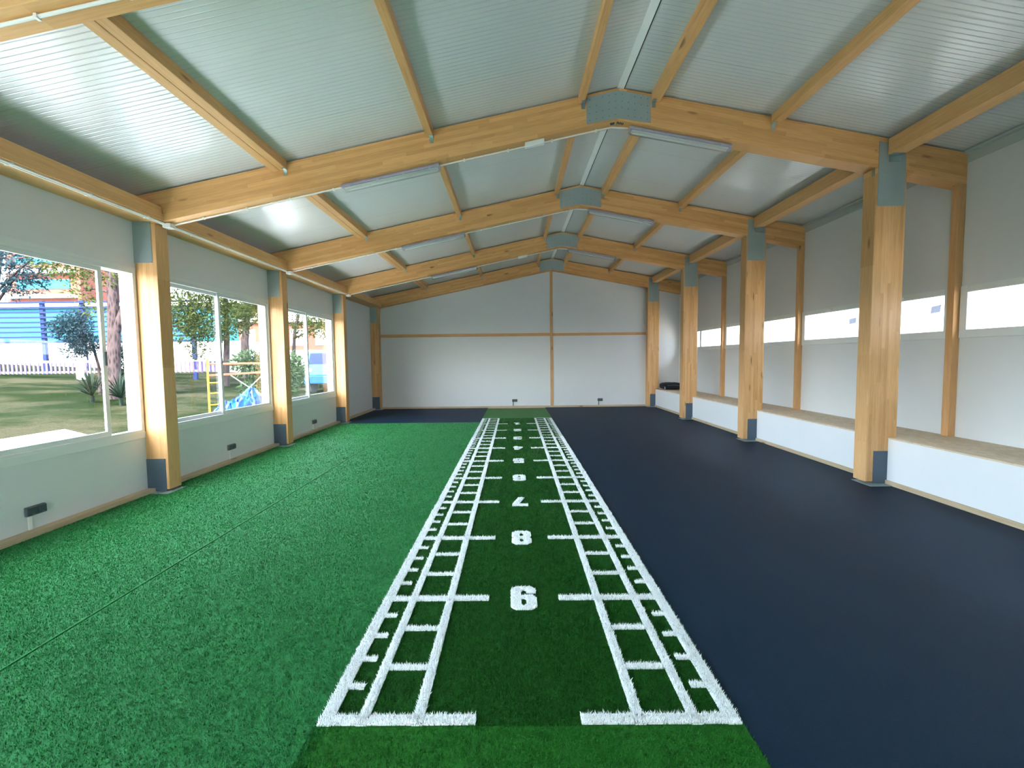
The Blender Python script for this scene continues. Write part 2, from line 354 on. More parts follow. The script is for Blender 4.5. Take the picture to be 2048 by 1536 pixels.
def numeral(d, v):
    cu = bpy.data.curves.new('numeral', 'CURVE'); cu.dimensions = '2D'; cu.fill_mode = 'BOTH'
    for loop in [DIG[d][0]] + DIG[d][1]:
        sp = cu.splines.new('POLY'); sp.points.add(len(loop)-1); sp.use_cyclic_u = True
        for q, (a, b) in zip(sp.points, loop): q.co = (a, b, 0, 1)
    t = bpy.data.objects.new('numeral_tmp', cu); C.objects.link(t)
    bpy.context.view_layer.update(); dg = bpy.context.evaluated_depsgraph_get()
    me = bpy.data.meshes.new_from_object(t.evaluated_get(dg)); bpy.data.objects.remove(t); bpy.data.curves.remove(cu)
    bm = bmesh.new(); bm.from_mesh(me); bpy.data.meshes.remove(me); bmesh.ops.remove_doubles(bm, verts=bm.verts, dist=.01); bmesh.ops.triangulate(bm, faces=bm.faces)
    vs = np.array([x.co[:2] for x in bm.verts]); fs = np.array([[x.index for x in f.verts] for f in bm.faces]); bm.free()
    vs = -(vs-np.array([5, 8]))*np.array([.0178, .285/16])      # half turn: read from the far end
    xy = np.array([mat2(u, v+w) for u, w in vs])
    mb = MB(); n = len(xy)
    # solid: top, bottom and rim
    edges = {}
    for f in fs:
        for i in range(3): e = (f[i], f[(i+1) % 3]); edges[e] = 1
    rim = [e for e in edges if (e[1], e[0]) not in edges]
    mb.add([(*p, -.004) for p in xy] + [(*p, .008) for p in xy], [tuple(f[::-1]) for f in fs] + [tuple(f+n) for f in fs] + [(a, b, b+n, a+n) for a, b in rim])
    ex = None
    if xy[:, 1].mean() < 8:
        tri = np.array([[[*xy[i], .004] for i in f] for f in fs]); A = .5*np.abs(np.cross(tri[:, 1, :2]-tri[:, 0, :2], tri[:, 2, :2]-tri[:, 0, :2]))
        N = int(A.sum()*52000*min(1, (2.8/xy[:, 1].mean())**2)); pick = rng.choice(len(tri), N, p=A/A.sum())
        r = np.sqrt(rng.random((N, 1))); q = rng.random((N, 1)); t = tri[pick]
        ex = blades((1-r)*t[:, 0]+r*(1-q)*t[:, 1]+r*q*t[:, 2], .016, .0042, 2.8, .5)
    o = mb.build('numeral', M['pile'], lane, extra=ex)
    o['label'] = f'white numeral {d}, upside down as seen from the near end'
for k in range(1, 10): numeral(10-k, k)

# ------------------------------------------------------------------ walls, windows
WINZ0, WINZ1 = .72, 2.80
BAYS_L = [(-3.2, -.50), (-.14, 2.50), (2.79, 5.42), (5.64, 8.355), (8.57, 11.355)]
mb = MB()
def wall_x(mb, xa, xb, y0, y1, z0, z1, holes):
    ys = sorted({y0, y1, *[h for q in holes for h in q[:2]]})
    for a, b in zip(ys[:-1], ys[1:]):
        h = [q for q in holes if q[0] <= a+1e-6 and q[1] >= b-1e-6]
        if h: mb.box(xa, xb, a, b, z0, h[0][2]); mb.box(xa, xb, a, b, h[0][3], z1)
        else: mb.box(xa, xb, a, b, z0, z1)
wall_x(mb, XW-.2, XW, YN, YF+.2, -.02, 3.62, [(a, b, WINZ0+.04, WINZ1-.04) for a, b in BAYS_L])
struct(mb.build('wall_left', M['wall']))
RZ0, RZ1 = 1.88, 2.45
FRX = [-3.3, -.35] + FR
BAYS_R = [(FRX[i]+.10, FRX[i+1]-.01) for i in range(6)]
mb = MB(); wall_x(mb, XE, XE+.14, YN, YF+.2, -.02, 4.12, [(a, b, RZ0+.03, RZ1-.03) for a, b in BAYS_R])
struct(mb.build('wall_right', M['wall']))
mb = MB(); mb.prism([(XW, -.02), (XE, -.02), (XE, top(XE)+.02), (0, ZT+.02), (XW, top(XW)+.02)], 'Y', YF, YF+.2); struct(mb.build('wall_far', M['wall']))
# near end wall with a wide glazed opening
mb = MB()
for x0, x1 in ((XW, -3.4), (-2.0, 0), (0, XE)): mb.prism([(x0, -.02), (x1, -.02), (x1, top(x1)+.02), (x0, top(x0)+.02)], 'Y', YN-.2, YN)
mb.prism([(-3.4, 2.3), (-2.0, 2.3), (-2.0, top(-2.0)+.02), (-3.4, top(-3.4)+.02)], 'Y', YN-.2, YN); struct(mb.build('wall_near', M['wall']))
mb = MB()
for x in (-3.4, -2.06): mb.box(x, x+.06, YN-.12, YN-.06, 0, 2.3)
mb.box(-3.4, -2.0, YN-.12, YN-.06, 2.24, 2.3); dr = mb.build('door_1', M['white_alu']); struct(dr)
MB().box(-3.34, -2.06, YN-.095, YN-.089, 0, 2.24).build('glass_pane', M['glass'], dr)
# ceiling: two slopes of ribbed sheet
mb = MB(); g = .02
for xa, xb in ((XW-.35, 0), (0, XE+.3)):
    za, zb = top(xa)+g, top(xb)+g
    mb.hexa([(xa, YN-.2, za), (xb, YN-.2, zb), (xb, YF+.2, zb), (xa, YF+.2, za), (xa, YN-.2, za+.12), (xb, YN-.2, zb+.12), (xb, YF+.2, zb+.12), (xa, YF+.2, za+.12)])
struct(mb.build('ceiling', M['ceiling'], o=(0, .27, 0)))
mb = MB(); z = lambda x, d: top(x)+g-d
mb.prism([(-.012, z(-.012, 0)), (-.012, z(-.012, .006)), (0, z(0, .012)), (.062, z(.062, .024)), (.064, z(.064, .020)), (.02, z(.02, 0))], 'Y', YN, YF)
rc = mb.build('trim_1', plain('ridge_capping', rgb(232, 236, 236), .5)); struct(rc)
mb = MB(); mb.prism([(.066, z(.066, .001)), (.066, z(.066, .004)), (.080, z(.080, .004)), (.080, z(.080, .001))], 'Y', YN, YF); mb.build('gap_seal', M['screw'], rc)
mb = MB(); mb.box(XE-.012, XE, YN, YF, top(XE)-.12, top(XE)+g); mb.box(XE-.06, XE, YN, YF, top(XE)-.012, top(XE)+g-.002)
struct(mb.build('trim_2', plain('eave_flashing', rgb(190, 200, 200), .4, metal=.3)))
# far wall battens
struct(MB().box(-.045, .045, YF-.022, YF, 0, bot(0)).build('trim_3', M['stud'], o=(0, YF, 1)))
mb = MB(); mb.box(XPL, -.046, YF-.02, YF, 2.40, 2.50); mb.box(.046, XPR, YF-.02, YF, 2.40, 2.49); struct(mb.build('trim_4', M['rail'], o=(-2, YF, 2.4)))
# base boards
def seglist(): 
    e = [YN] + [v for f in FR[1:4] for v in (f, f+TH)] + [YF]; return [(e[i], e[i+1]) for i in range(0, len(e)-1, 2)]
mb = MB()
for a, b in seglist(): mb.box(XW, XW+.1, a+.002, min(b, FR[4])-.002, -.018, .05)
struct(mb.build('baseboard_left', M['sole'], o=(XW, 0, 0), bevel=.003))
struct(MB().box(XW+.1, 3.42, YF-.03, YF, -.018, .06).build('baseboard_far', M['sole_x'], o=(-1, YF, 0), bevel=.003))
mb = MB()
for a, b in seglist(): mb.box(3.412, 3.432, a+.002, min(b, YF-.03)-.002, -.018, .055)
struct(mb.build('baseboard_right', M['sole'], o=(3.42, 0, 0), bevel=.002))

def ring(mb, x0, x1, y0, y1, z0, z1, w, wb=None):
    wb = wb or w
    mb.box(x0, x1, y0, y0+w, z0, z1); mb.box(x0, x1, y1-w, y1, z0, z1); mb.box(x0, x1, y0+w, y1-w, z0, z0+wb); mb.box(x0, x1, y0+w, y1-w, z1-w, z1)
def window_left(i, y0, y1, meet, open_to=None):
    mb = MB(); ring(mb, XW-.075, XW+.012, y0, y1, WINZ0+.04, WINZ1-.04+.03, .045, .05)
    mb.box(XW, XW+.014, y0-.02, y1+.01, WINZ0-.02, WINZ0+.06)            # lower cover strip
    mb.box(XW, XW+.008, y0-.02, y1+.01, WINZ1-.01, WINZ1+.03)
    w = mb.build(f'window_{i}', M['white_alu'], bevel=.003); struct(w)
    zs, zt = WINZ0+.09, WINZ1-.055
    def sash(ya, yb, x, seal_at):
        s = MB(); ring(s, x-.014, x+.014, ya, yb, zs, zt, .05); so = s.build('sash', M['white_alu'], w, bevel=.002)
        MB().box(x-.003, x+.003, ya+.05, yb-.05, zs+.05, zt-.05).build('glass_pane', M['glass'], so)
        if seal_at:
            q = MB(); q.box(x-.012, x+.018, seal_at-.018, seal_at+.018, zt-.004, zt+.018); q.box(x-.012, x+.018, seal_at-.018, seal_at+.018, zs-.018, zs+.004)
            q.box(x+.0142, x+.0165, seal_at-.045, seal_at-.04, zs, zt); q.build('brush_seal', M['seal'], so)
        return so
    sash(y0+.045, meet+.03, XW-.052, None)
    if open_to is None:
        so = sash(meet-.03, y1-.045, XW-.02, meet)
    else:
        so = sash(open_to-(y1-meet), open_to, XW-.02, None)
    MB().box(XW-.006, XW+.008, (open_to or meet)-.024, (open_to or meet)-.010, 1.62, 1.78).build('latch', M['dark_plastic'], so)
    sm = MB().box(XW-.24, XW-.075, y0, y1, WINZ0-.01, WINZ0+.045).build('sill', M['white_alu'], w)
    return w
meets = [-1.85, 1.18, 3.75, 6.965, 9.93]
for i, ((a, b), m) in enumerate(zip(BAYS_L, meets)): window_left(i+1, a, b, m, 4.99 if i == 2 else None)
def film():
    n = NB('grey_blue_film'); t = n.n('ShaderNodeBsdfTranslucent', i0=rgb(176, 180, 190)); mx = n.n('ShaderNodeMixShader', i0=.6)
    n.base(rgb(150, 155, 165)); n.t.links.new(n.p.outputs[0], mx.inputs[1]); n.t.links.new(t.outputs[0], mx.inputs[2]); n.t.links.new(mx.outputs[0], n.out.inputs[0]); return n.m
M['film'] = film()
def window_right(i, y0, y1, sticker=()):
    x = XE; mb = MB(); ring(mb, x-.026, x+.07, y0, y1, RZ0-.035, RZ1+.035, .085, .10); mid = (y0+y1)/2-.02
    mb.box(x-.004, x+.07, mid-.05, mid+.05, RZ0+.06, RZ1-.05)
    w = mb.build(f'window_{i}', M['white_alu'], bevel=.003); struct(w)
    for a, b in ((y0+.085, mid-.05), (mid+.05, y1-.085)):
        gp = MB().box(x+.03, x+.036, a, b, RZ0+.065, RZ1-.05).build('glass_pane', M['glass'], w)
        l = MB().box(x-.045, x-.026, (a+b)/2-.05, (a+b)/2+.05, RZ1-.015, RZ1+.005); l.build('latch', M['white_plastic'], w)
    for (ya, yb, za, zb, sk) in sticker:
        s = MB().hexa([(x+.026, ya, za), (x+.029, ya, za), (x+.029, yb, za-.012), (x+.026, yb, za-.012), (x+.026, ya+sk, zb), (x+.029, ya+sk, zb), (x+.029, yb+sk, zb-.012), (x+.026, yb+sk, zb-.012)])
        s.build('sticker', M['film'], w)
for i, (a, b) in enumerate(BAYS_R):
    st = {3: [(5.72, 5.85, 2.20, 2.295, -.012), (7.11, 7.25, 2.172, 2.26, 0)]}.get(i, ())
    window_right(6+i, a, b, st)

# ------------------------------------------------------------------ timber frames
ORD = ['nearest', 'second', 'third', 'fourth', 'farthest']
for i, f in enumerate(FR):
    root = empty('roof_beam', (0, f, bot(0)), ['cropped glued timber portal beam at the very top left of the picture',
        'nearest complete glued timber portal beam, with printed stamp at its apex',
        'second complete portal beam, behind the one with the printed stamp',
        'third complete portal beam, one before the far gable beam',
        'farthest portal beam set against the white far gable wall'][i], 'beam', 'glued timber portal beams')
    for nm, xa, xb, m in (('rafter', XW+.004, 0, 'rafter_l'), ('rafter', 0, 4.29-.012, 'rafter_r')):
        mb = MB(); mb.prism([(xa, bot(xa)), (xb, bot(xb)), (xb, top(xb)), (xa, top(xa))], 'Y', f, f+TH); mb.build(nm, M[m], root, bevel=.005)
    a, ins = .39, .028
    for yy in (f-.004, f+TH):
        mb = MB(); mb.prism([(-a, bot(a*-1)+ins), (0, bot(0)+ins-.012), (a, bot(a)+ins), (a, top(a)-ins*1.2), (0, top(0)-ins*1.1), (-a, top(-a)-ins*1.2)], 'Y', yy, yy+.004)
        pl = mb.build('apex_plate', M['steel'], root)
    mb = MB()
    for xq in np.linspace(-.35, .35, 10):
        for t in (.13, .38, .62, .87):
            if random.random() < .85:
                zz = bot(xq)+.02+(top(xq)-bot(xq)-.05)*t; mb.tube((xq, f-.006, zz), (xq, f-.003, zz), .0045, 6)
    mb.build('nail', M['screw'], root)
    if i == 1:
        cu = bpy.data.curves.new('stamp', 'FONT'); cu.body = 'ann'; cu.size = .09; cu.offset = .004; cu.shear = .35
        t = bpy.data.objects.new('stamp_tmp', cu); C.objects.link(t); bpy.context.view_layer.update()
        me = bpy.data.meshes.new_from_object(t.evaluated_get(bpy.context.evaluated_depsgraph_get())); bpy.data.objects.remove(t)
        n_ = len(me.vertices); mbs = MB()
        vs = [(v.co.x*.8+.0, v.co.y) for v in me.vertices]
        mbs.add([(x-.03, f+.05-(-y), bot(max(x-.03, 0))-.0012 - (0 if x-.03 > 0 else SL*(.03-x)*0)) for x, y in vs], [tuple(p.vertices) for p in me.polygons])
        mbs.add([(-.10, f+.035, bot(-.10)-.0015), (-.035, f+.04, bot(-.035)-.0015), (-.03, f+.10, bot(-.03)-.0015), (-.075, f+.10, bot(-.075)-.0015)], [(0, 1, 2, 3)])
        mbs.build('stamp', M['ink'], root)
def post(side, i):
    f = FR[i]
    if side < 0: xa, xb = XW-.0, XPL
    else: xa, xb = XPR, XPR+PW
    lab = (['', 'nearest left timber post, beside the half-open first window', 'second left timber post, between the second and third windows',
            'third left timber post, after the last left window', 'far left corner timber post at the gable wall'] if side < 0 else
           ['', 'nearest and largest free-standing timber post on the right', 'second free-standing timber post on the right',
            'third free-standing timber post on the right, beside the black bag', 'far right timber post at the gable wall'])[i]
    root = empty('timber_post', ((xa+xb)/2, f+TH/2, 0), lab, 'post', 'timber posts')
    mb = MB(); xs = xa if side > 0 else XW+.001
    mb.hexa([(xs, f, .03), (xb, f, .03), (xb, f+TH, .03), (xs, f+TH, .03), (xs, f, bot(xs)), (xb, f, bot(xb)), (xb, f+TH, bot(xb)), (xs, f+TH, bot(xs))])
    mb.build('shaft', M['post'], root, bevel=.008 if side > 0 else .004)
    ga, gb = (xs, xb-.05) if side < 0 else (xa+.024, xb-.025)
    z0 = 2.885 if side < 0 else 3.475
    zt_a, zt_b = (top(ga)-.06, top(gb)-.06) if side > 0 else (top(ga)-.1, top(gb)-.1)
    mb = MB(); mb.hexa([(ga, f-.005, z0), (gb, f-.005, z0), (gb, f-.0005, z0), (ga, f-.0005, z0), (ga, f-.005, zt_a), (gb, f-.005, zt_b), (gb, f-.0005, zt_b), (ga, f-.0005, zt_a)])
    for k in range(5):
        for r in range(3):
            xq = ga+(gb-ga)*(.1+.2*k); mb.tube((xq, f-.007, z0+.05+.09*r), (xq, f-.004, z0+.05+.09*r), .004, 6)
    mb.build('gusset_plate', M['steel'], root)
    fa, fb = (xs, xb-.034) if side < 0 else (xa+.095, xb-.002)
    mb = MB().box(fa, fb, f-.006, f-.0005, .012, .425)
    for k in range(4): mb.tube((fa+(fb-fa)*random.uniform(.15, .85), f-.008, random.uniform(.1, .36)), (fa+(fb-fa)*.5, f-.0055, .2), .001, 5)
    mb.build('foot_plate', M['slate'], root)
    mb = MB().box((fa+fb)/2-.08, (fa+fb)/2+.08, f+.01, f+TH-.01, .006, .031); mb.build('shoe', M['slate'], root)
    pa, pb = (xb-.2, xb+.06) if side < 0 else (xa-.02, xb-.06)
    MB().box(pa, pb, f-.11, f+TH-.002, .0005, .007).build('base_plate', M['steel'], root)
for i in range(1, 5): post(-1, i); post(1, i)
# slender outer posts carrying the beam ends on the right wall
for i in range(1, 4):
    f = FR[i]
    mb = MB(); mb.hexa([(XE-.092, f, BT+.001), (XE-.001, f, BT+.001), (XE-.001, f+.09, BT+.001), (XE-.092, f+.09, BT+.001), (XE-.092, f, bot(XE-.092)), (XE-.001, f, bot(XE)), (XE-.001, f+.09, bot(XE)), (XE-.092, f+.09, bot(XE-.092))])
    o = mb.build('wall_stud', M['stud'], o=(XE-.05, f, BT), bevel=.004)
    tag(o, ['', 'slender timber stud on the right wall behind the nearest right post', 'slender timber stud on the right wall behind the second right post', 'slender timber stud on the right wall behind the third right post'][i], 'stud', 'slender wall studs')
# purlins
PUR = [(-4.232, -4.061, 'double', 'left slope, low'), (-2.34, -2.262, 'single', 'left slope, middle'), (-.49, -.41, 'single', 'just left of the ridge'), (.40, .495, 'single', 'just right of the ridge'), (1.86, 1.955, 'single', 'right slope, middle')]
WHERE = {0: 'the wide double purlin low on the left slope', 1: 'purlin halfway up the left slope', 2: 'purlin just left of the ridge', 3: 'purlin just right of the ridge', 4: 'purlin halfway down the right slope'}
BAYN = ['in the nearest roof bay', 'in the second roof bay', 'in the third roof bay', 'in the last roof bay before the gable']
def hanger(mb, x, f, z):
    mb.box(x-.022, x+.022, f-.004, f, z-.07, z+.02); mb.box(x-.022, x+.022, f-.06, f, z-.004, z)
for b in range(4):
    ya, yb = FR[b]+TH+.001, FR[b+1]-.001
    for k, (x0, x1, kind, _) in enumerate(PUR):
        root = empty('purlin', ((x0+x1)/2, ya, top((x0+x1)/2)-.09), WHERE[k].replace('the wide', 'wide')+' '+BAYN[b], 'purlin', 'roof purlins')
        for q0, q1 in (((x0, (x0+x1)/2-.002), ((x0+x1)/2+.002, x1)) if kind == 'double' else ((x0, x1),)):
            mb = MB(); d = .088
            mb.hexa([(q0, ya, top(q0)-d), (q1, ya, top(q1)-d), (q1, yb, top(q1)-d), (q0, yb, top(q0)-d), (q0, ya, top(q0)+.018), (q1, ya, top(q1)+.018), (q1, yb, top(q1)+.018), (q0, yb, top(q0)+.018)])
            mb.build('timber', M['purlin'], root, bevel=.004)
        mb = MB(); hx = x1-.02 if x1 < 0 else x0+.025
        hanger(mb, hx, yb-.0005, top(hx)-.09); mb.build('joist_hanger', M['zinc'], root)
    # eave purlins
    root = empty('eave_purlin', (-5.8, ya, 3.385), 'wide eave purlin above the left windows '+BAYN[b], 'purlin', 'eave purlins')
    MB().box(XW+.001, -5.6, ya, yb-.006, 3.385, 3.475).build('lower_board', M['purlin'], root, bevel=.004)
    MB().box(XW+.001, -5.615, ya, yb-.006, 3.4755, 3.56).build('upper_board', M['purlin'], root, bevel=.004)
    root = empty('eave_purlin', (3.38, ya, 4.08), 'deep right eave purlin at the post tops '+BAYN[b], 'purlin', 'eave purlins')
    MB().box(3.289, 3.47, ya, yb-.006, 4.082, 4.275).build('timber', M['purlin'], root, bevel=.005)
    mb = MB()
    for yq in (yb-.006,): mb.box(3.31, 3.45, yq-.06, yq, 4.076, 4.081); mb.box(3.31, 3.45, yq-.004, yq, 4.0, 4.08)
    mb.build('angle_bracket', M['zinc'], root)
    mb = MB(); mb.box(3.29, 3.33, ya, ya+.05, 4.0, 4.0805); mb.box(XPR-.006, XPR-.001, FR[b]+.02, FR[b]+.06, bot(XPR)-.09, bot(XPR)-.01); mb.build('angle_bracket', M['zinc'], root)

# ------------------------------------------------------------------ electrics
def slopept(x, y, dz=0): return (x, y, bot(x)+dz)
def tube_light(xa, xb, f, label):
    yc = f+.10; za, zb = bot(xa), bot(xb); L = math.hypot(xb-xa, zb-za); ang = -math.atan2(zb-za, xb-xa)
    root = empty('tube_light', (xa, yc, za), label, 'light', 'clear-cased tube lights'); root.rotation_euler = (0, ang, 0)
    ORG[root.name] = (0, 0, 0)
    def arc(r, h, n=10, y0=.052): return [(y0*math.cos(t), -.043-h*math.sin(t)) for t in np.linspace(0, math.pi, n)]
    b = MB().prism([(-.036, -.002), (.036, -.002), (.056, -.030), (.056, -.046), (-.056, -.046), (-.056, -.030)], 'X', 0.0, L); b.build('housing', M['lamp_body'], root, bevel=.004)
    pr = arc(.05, .055); d = MB()
    n = len(pr); xs = [.0, .02, L-.02, L]; sc = [.72, 1, 1, .72]; vs = []
    for x, s in zip(xs, sc): vs += [(x, p[0]*(.9+.1*s), -.043+(p[1]+.043)*s) for p in pr]
    fs = [(j*n+i, j*n+i+1, (j+1)*n+i+1, (j+1)*n+i) for j in range(3) for i in range(n-1)] + [tuple(range(n)), tuple(range(4*n-1, 3*n-1, -1))]
    d.add(vs, fs); d.build('diffuser', M['diffuser'], root, smooth=False)
    MB().box(.03, L-.03, -.04, .04, -.056, -.050).build('reflector', M['white_plastic'], root)
    MB().tube((.04, 0, -.072), (L-.04, 0, -.072), .013, 10).build('tube', M['white_plastic'], root, smooth=True)
    c = MB()
    for t in (.1, .37, .63, .9):
        for s in (-1, 1): c.box(L*t-.014, L*t+.014, s*.057-.002, s*.057+.002, -.058, -.026)
    c.build('clip', M['lamp_body'], root)
NTH = ['', 'nearest', 'second', 'third']
for i in (1, 2, 3):
    tube_light(-3.43, -2.21, FR[i], f'clear tube light under the left half of the {NTH[i]} complete beam')
    tube_light(.165, 1.42, FR[i], f'clear tube light under the right half of the {NTH[i]} complete beam')
for i in range(4):
    f = FR[i]; mb = MB(); y = f+.13 if i else f+.08
    mb.path([slopept(-5.56, y, -.012), slopept(-.06, y, -.012), slopept(.15, y, -.012)], .0105)
    for x in np.arange(-5.2, -.2, .55): mb.box(x-.01, x+.01, y-.016, y+.016, bot(x)-.026, bot(x)-.0005)
    o = mb.build('conduit', M['white_plastic'], o=(-3, y, bot(-3)), smooth=False)
    tag(o, ['thin white conduit under the cropped beam at top left', 'thin white conduit under the nearest complete beam', 'thin white conduit under the second complete beam', 'thin white conduit under the third complete beam'][i], 'conduit', 'conduits under the beams')
for b in range(3):
    ya, yb = FR[b]+.14, FR[b+1]+.05
    for k, x in enumerate((-5.625, -5.665)):
        mb = MB(); mb.path([(x, ya, 3.372), (x, yb, 3.372)], .010)
        for y in np.arange(ya+.4, yb-.1, .7): mb.box(x-.015, x+.015, y-.008, y+.008, 3.36, 3.3845)
        o = mb.build('eave_conduit', M['white_plastic'], o=(x, ya, 3.372))
        tag(o, ('inner' if k == 0 else 'outer')+' white conduit under the left eave purlin '+BAYN[b], 'conduit', 'conduits under the left eave')
for i in (1, 2, 3):
    f = FR[i]; r = empty('junction_box', (-5.60, f+.07, bot(-5.6)), f'small white junction box at the left foot of the {NTH[i]} complete beam', 'junction box', 'white junction boxes')
    z = bot(-5.6)-.012
    MB().box(-5.655, -5.56, f+.03, f+.13, z-.055, z).build('box', M['white_plastic'], r, bevel=.006)
    MB().tube((-5.607, f+.08, z-.060), (-5.607, f+.08, z-.0555), .032, 14).build('lid', M['white_plastic'], r)
for i in (1, 3):
    f = FR[i]; xa, xb = -1.14, -.9
    r = empty('emergency_light', (-1.02, f+.1, bot(-1.02)), f'small white oblong box on the conduit under the {NTH[i]} complete beam', 'emergency light', 'white boxes on the conduits')
    mb = MB(); mb.hexa([(xa, f+.05, bot(xa)-.055), (xb, f+.05, bot(xb)-.055), (xb, f+.112, bot(xb)-.055), (xa, f+.112, bot(xa)-.055), (xa, f+.04, bot(xa)-.001), (xb, f+.04, bot(xb)-.001), (xb, f+.117, bot(xb)-.001), (xa, f+.117, bot(xa)-.001)])
    mb.build('casing', M['white_plastic'], r, bevel=.005)
    mb = MB(); mb.hexa([(xa+.02, f+.06, bot(xa+.02)-.058), (xb-.02, f+.06, bot(xb-.02)-.058), (xb-.02, f+.10, bot(xb-.02)-.058), (xa+.02, f+.10, bot(xa+.02)-.058), (xa+.02, f+.06, bot(xa+.02)-.0552), (xb-.02, f+.06, bot(xb-.02)-.0552), (xb-.02, f+.10, bot(xb-.02)-.0552), (xa+.02, f+.10, bot(xa+.02)-.0552)])
    mb.build('lens', M['bench_white'], r)
def socket(p, wall, label, trunk=True):
    r = empty('socket', p, label, 'socket', 'double wall sockets')
    if wall == 'L':
        T = lambda a, b, c: (XW+c, p[1]+a, b)
    else: T = lambda a, b, c: (p[0]+a, YF-c, b)
    def bx(name, a0, a1, b0, b1, c0, c1, m, par, bev=.004):
        mb = MB(); q = [T(a, b, c) for a, b, c in ((a0, b0, c0), (a1, b0, c0), (a1, b0, c1), (a0, b0, c1), (a0, b1, c0), (a1, b1, c0), (a1, b1, c1), (a0, b1, c1))]; mb.hexa(q)
        return mb.build(name, m, par, bevel=bev)
    z = p[2]
    bx('back_box', -.085, .085, z-.045, z+.045, .0005, .03, M['grey_plastic'], r)
    for s in (-.042, .042):
        pt = bx('cover', s-.037, s+.037, z-.038, z+.038, .0302, .045, M['dark_plastic'], r)
        bx('latch', s-.012, s+.012, z-.034, z-.022, .0452, .049, M['grey_plastic'], pt, .001)
    bx('cable_trunking', -.065, -.035, .052 if wall == 'L' else .062, z-.0455, .0005, .02, M['white_plastic'] if wall == 'L' else M['grey_plastic'], r)
socket((XW, 4.12, .232), 'L', 'dark grey double socket below the half-open first window')
socket((XW, 7.06, .245), 'L', 'dark grey double socket under the second window')
socket((XW, 10.05, .225), 'L', 'dark grey double socket under the third window')
socket((-1.255, YF, .24), 'F', 'dark socket on the far wall straight behind the lane')
socket((1.63, YF, .24), 'F', 'dark socket on the far wall right of the centre batten')

# ------------------------------------------------------------------ bench and bag
r = empty('bench', (3.9, 6, 0), 'long white built-in bench with pale chipboard top along the right wall', 'bench')
mb, m2 = MB(), MB(); m2.box(XPR+PW+.004, XE-.001, YN, YF-.002, BT-.018, BT)
for a, b in seglist():
    a, b = a+.004, min(b, YF)-.004
    mb.box(3.434, 3.456, a, b, -.018, BT-.018); m2.box(3.428, XPR+PW+.0039, a, b, BT-.018, BT)
mb.build('front_panel', M['bench_white'], r); m2.build('seat_board', M['osb'], r)
r = empty('bag', (3.75, 13.95, BT), 'black padded bag lying at the far end of the bench', 'bag')
def blob(name, c, s, mat, par, seed, amp=.06, n=20, m=12, pw=.45):
    rr = np.random.default_rng(seed); vs = []; ph = rr.random(6)*6.28
    sg = lambda v, p: math.copysign(abs(v)**p, v)
    for i in range(m+1):
        t = math.pi*i/m-math.pi/2
        for j in range(n):
            a = 2*math.pi*j/n; k = 1+amp*(math.sin(3*a+ph[0])*math.cos(2*t+ph[1])+.6*math.sin(5*a+ph[2]+3*t)+.4*math.sin(9*a+ph[3]))
            vs.append((c[0]+s[0]*sg(math.cos(t), pw)*sg(math.cos(a), pw)*k, c[1]+s[1]*sg(math.cos(t), pw)*sg(math.sin(a), pw)*k, c[2]+s[2]*sg(math.sin(t), .7)*(1+amp*math.sin(4*a+ph[4]))))
    fs = [(i*n+j, i*n+(j+1) % n, (i+1)*n+(j+1) % n, (i+1)*n+j) for i in range(m) for j in range(n)]
    mb = MB(); mb.add(vs, fs); return mb.build(name, mat, par, smooth=True)
blob('body', (3.80, 13.95, BT+.118), (.32, .26, .112), M['black_fabric'], r, 3, .03)
mb = MB(); pts = [(3.52+.02*math.sin(t), 13.72+.02*math.cos(3*t), BT+.02+.08*t/3) for t in np.linspace(0, 3, 8)]; mb.path(pts, .012, 6); mb.build('strap', plain('grey_webbing', rgb(150, 155, 165), .7), r)
MB().path([(3.6, 13.70, BT+.14), (3.8, 13.675, BT+.16), (4.0, 13.70, BT+.14)], .006, 6).build('zip', M['grey_plastic'], r)

# ------------------------------------------------------------------ outdoors
GS = .05
def gz(x, y=0): return -.02 + GS*max(0, -9.2-x) if x < 0 else -.3
def grass_mat():
    n = NB('park_grass'); co = n.coord(); a = n.noise(co, .35, 4, .6); b = n.noise(co, 9, 4, .7)
    g = n.mix(b, (.0035, .007, .003, 1), (.010, .015, .006, 1)); n.base(n.mix(n.ramp(a, [(.45, (0, 0, 0)), (.62, (1, 1, 1))]), g, n.mix(b, (.012, .013, .007, 1), (.035, .032, .02, 1))))
    n.par(Roughness=1, Specular_IOR_Level=.0); n.bump(b, .8, .05); return n.m
xs = [XW-.2, -9.2, -10.5, -15, -22, -32, -46, -70]; mb = MB(); ys = list(range(-15, 91, 7))
vs = [(x, y, gz(x)+(.06*math.sin(x*.9+y*.6) if x < -9 else 0)) for y in ys for x in xs]; nx = len(xs)
mb.add(vs, [(j*nx+i, j*nx+i+1, (j+1)*nx+i+1, (j+1)*nx+i) for j in range(len(ys)-1) for i in range(nx-1)])
struct(mb.build('ground', grass_mat()))
struct(MB().box(-9.2, XW-.2, -15, 40, -.06, .0).build('path', plain('pale_concrete', rgb(205, 203, 198), .9, var=.08)))
struct(MB().box(XE+.14, 40, -15, 60, -.5, -.3).build('ground', plain('pale_gravel', rgb(190, 184, 172), .9, var=.1)))
r = empty('added_light_blocker', (12, 8, -.3), 'plain white block added outside the right strip windows to cut sky light', 'building')  # added block, cuts the sky light entering through the right strip windows
MB().box(9.5, 16, -12, 40, -.3, 6.2).build('wall', plain('blocker_white', rgb(205, 207, 207), .9), r); MB().box(9.3, 16.2, -12.2, 40.2, 6.2, 6.45).build('blocker_cap', M['white_plastic'], r)
LEAF = {}
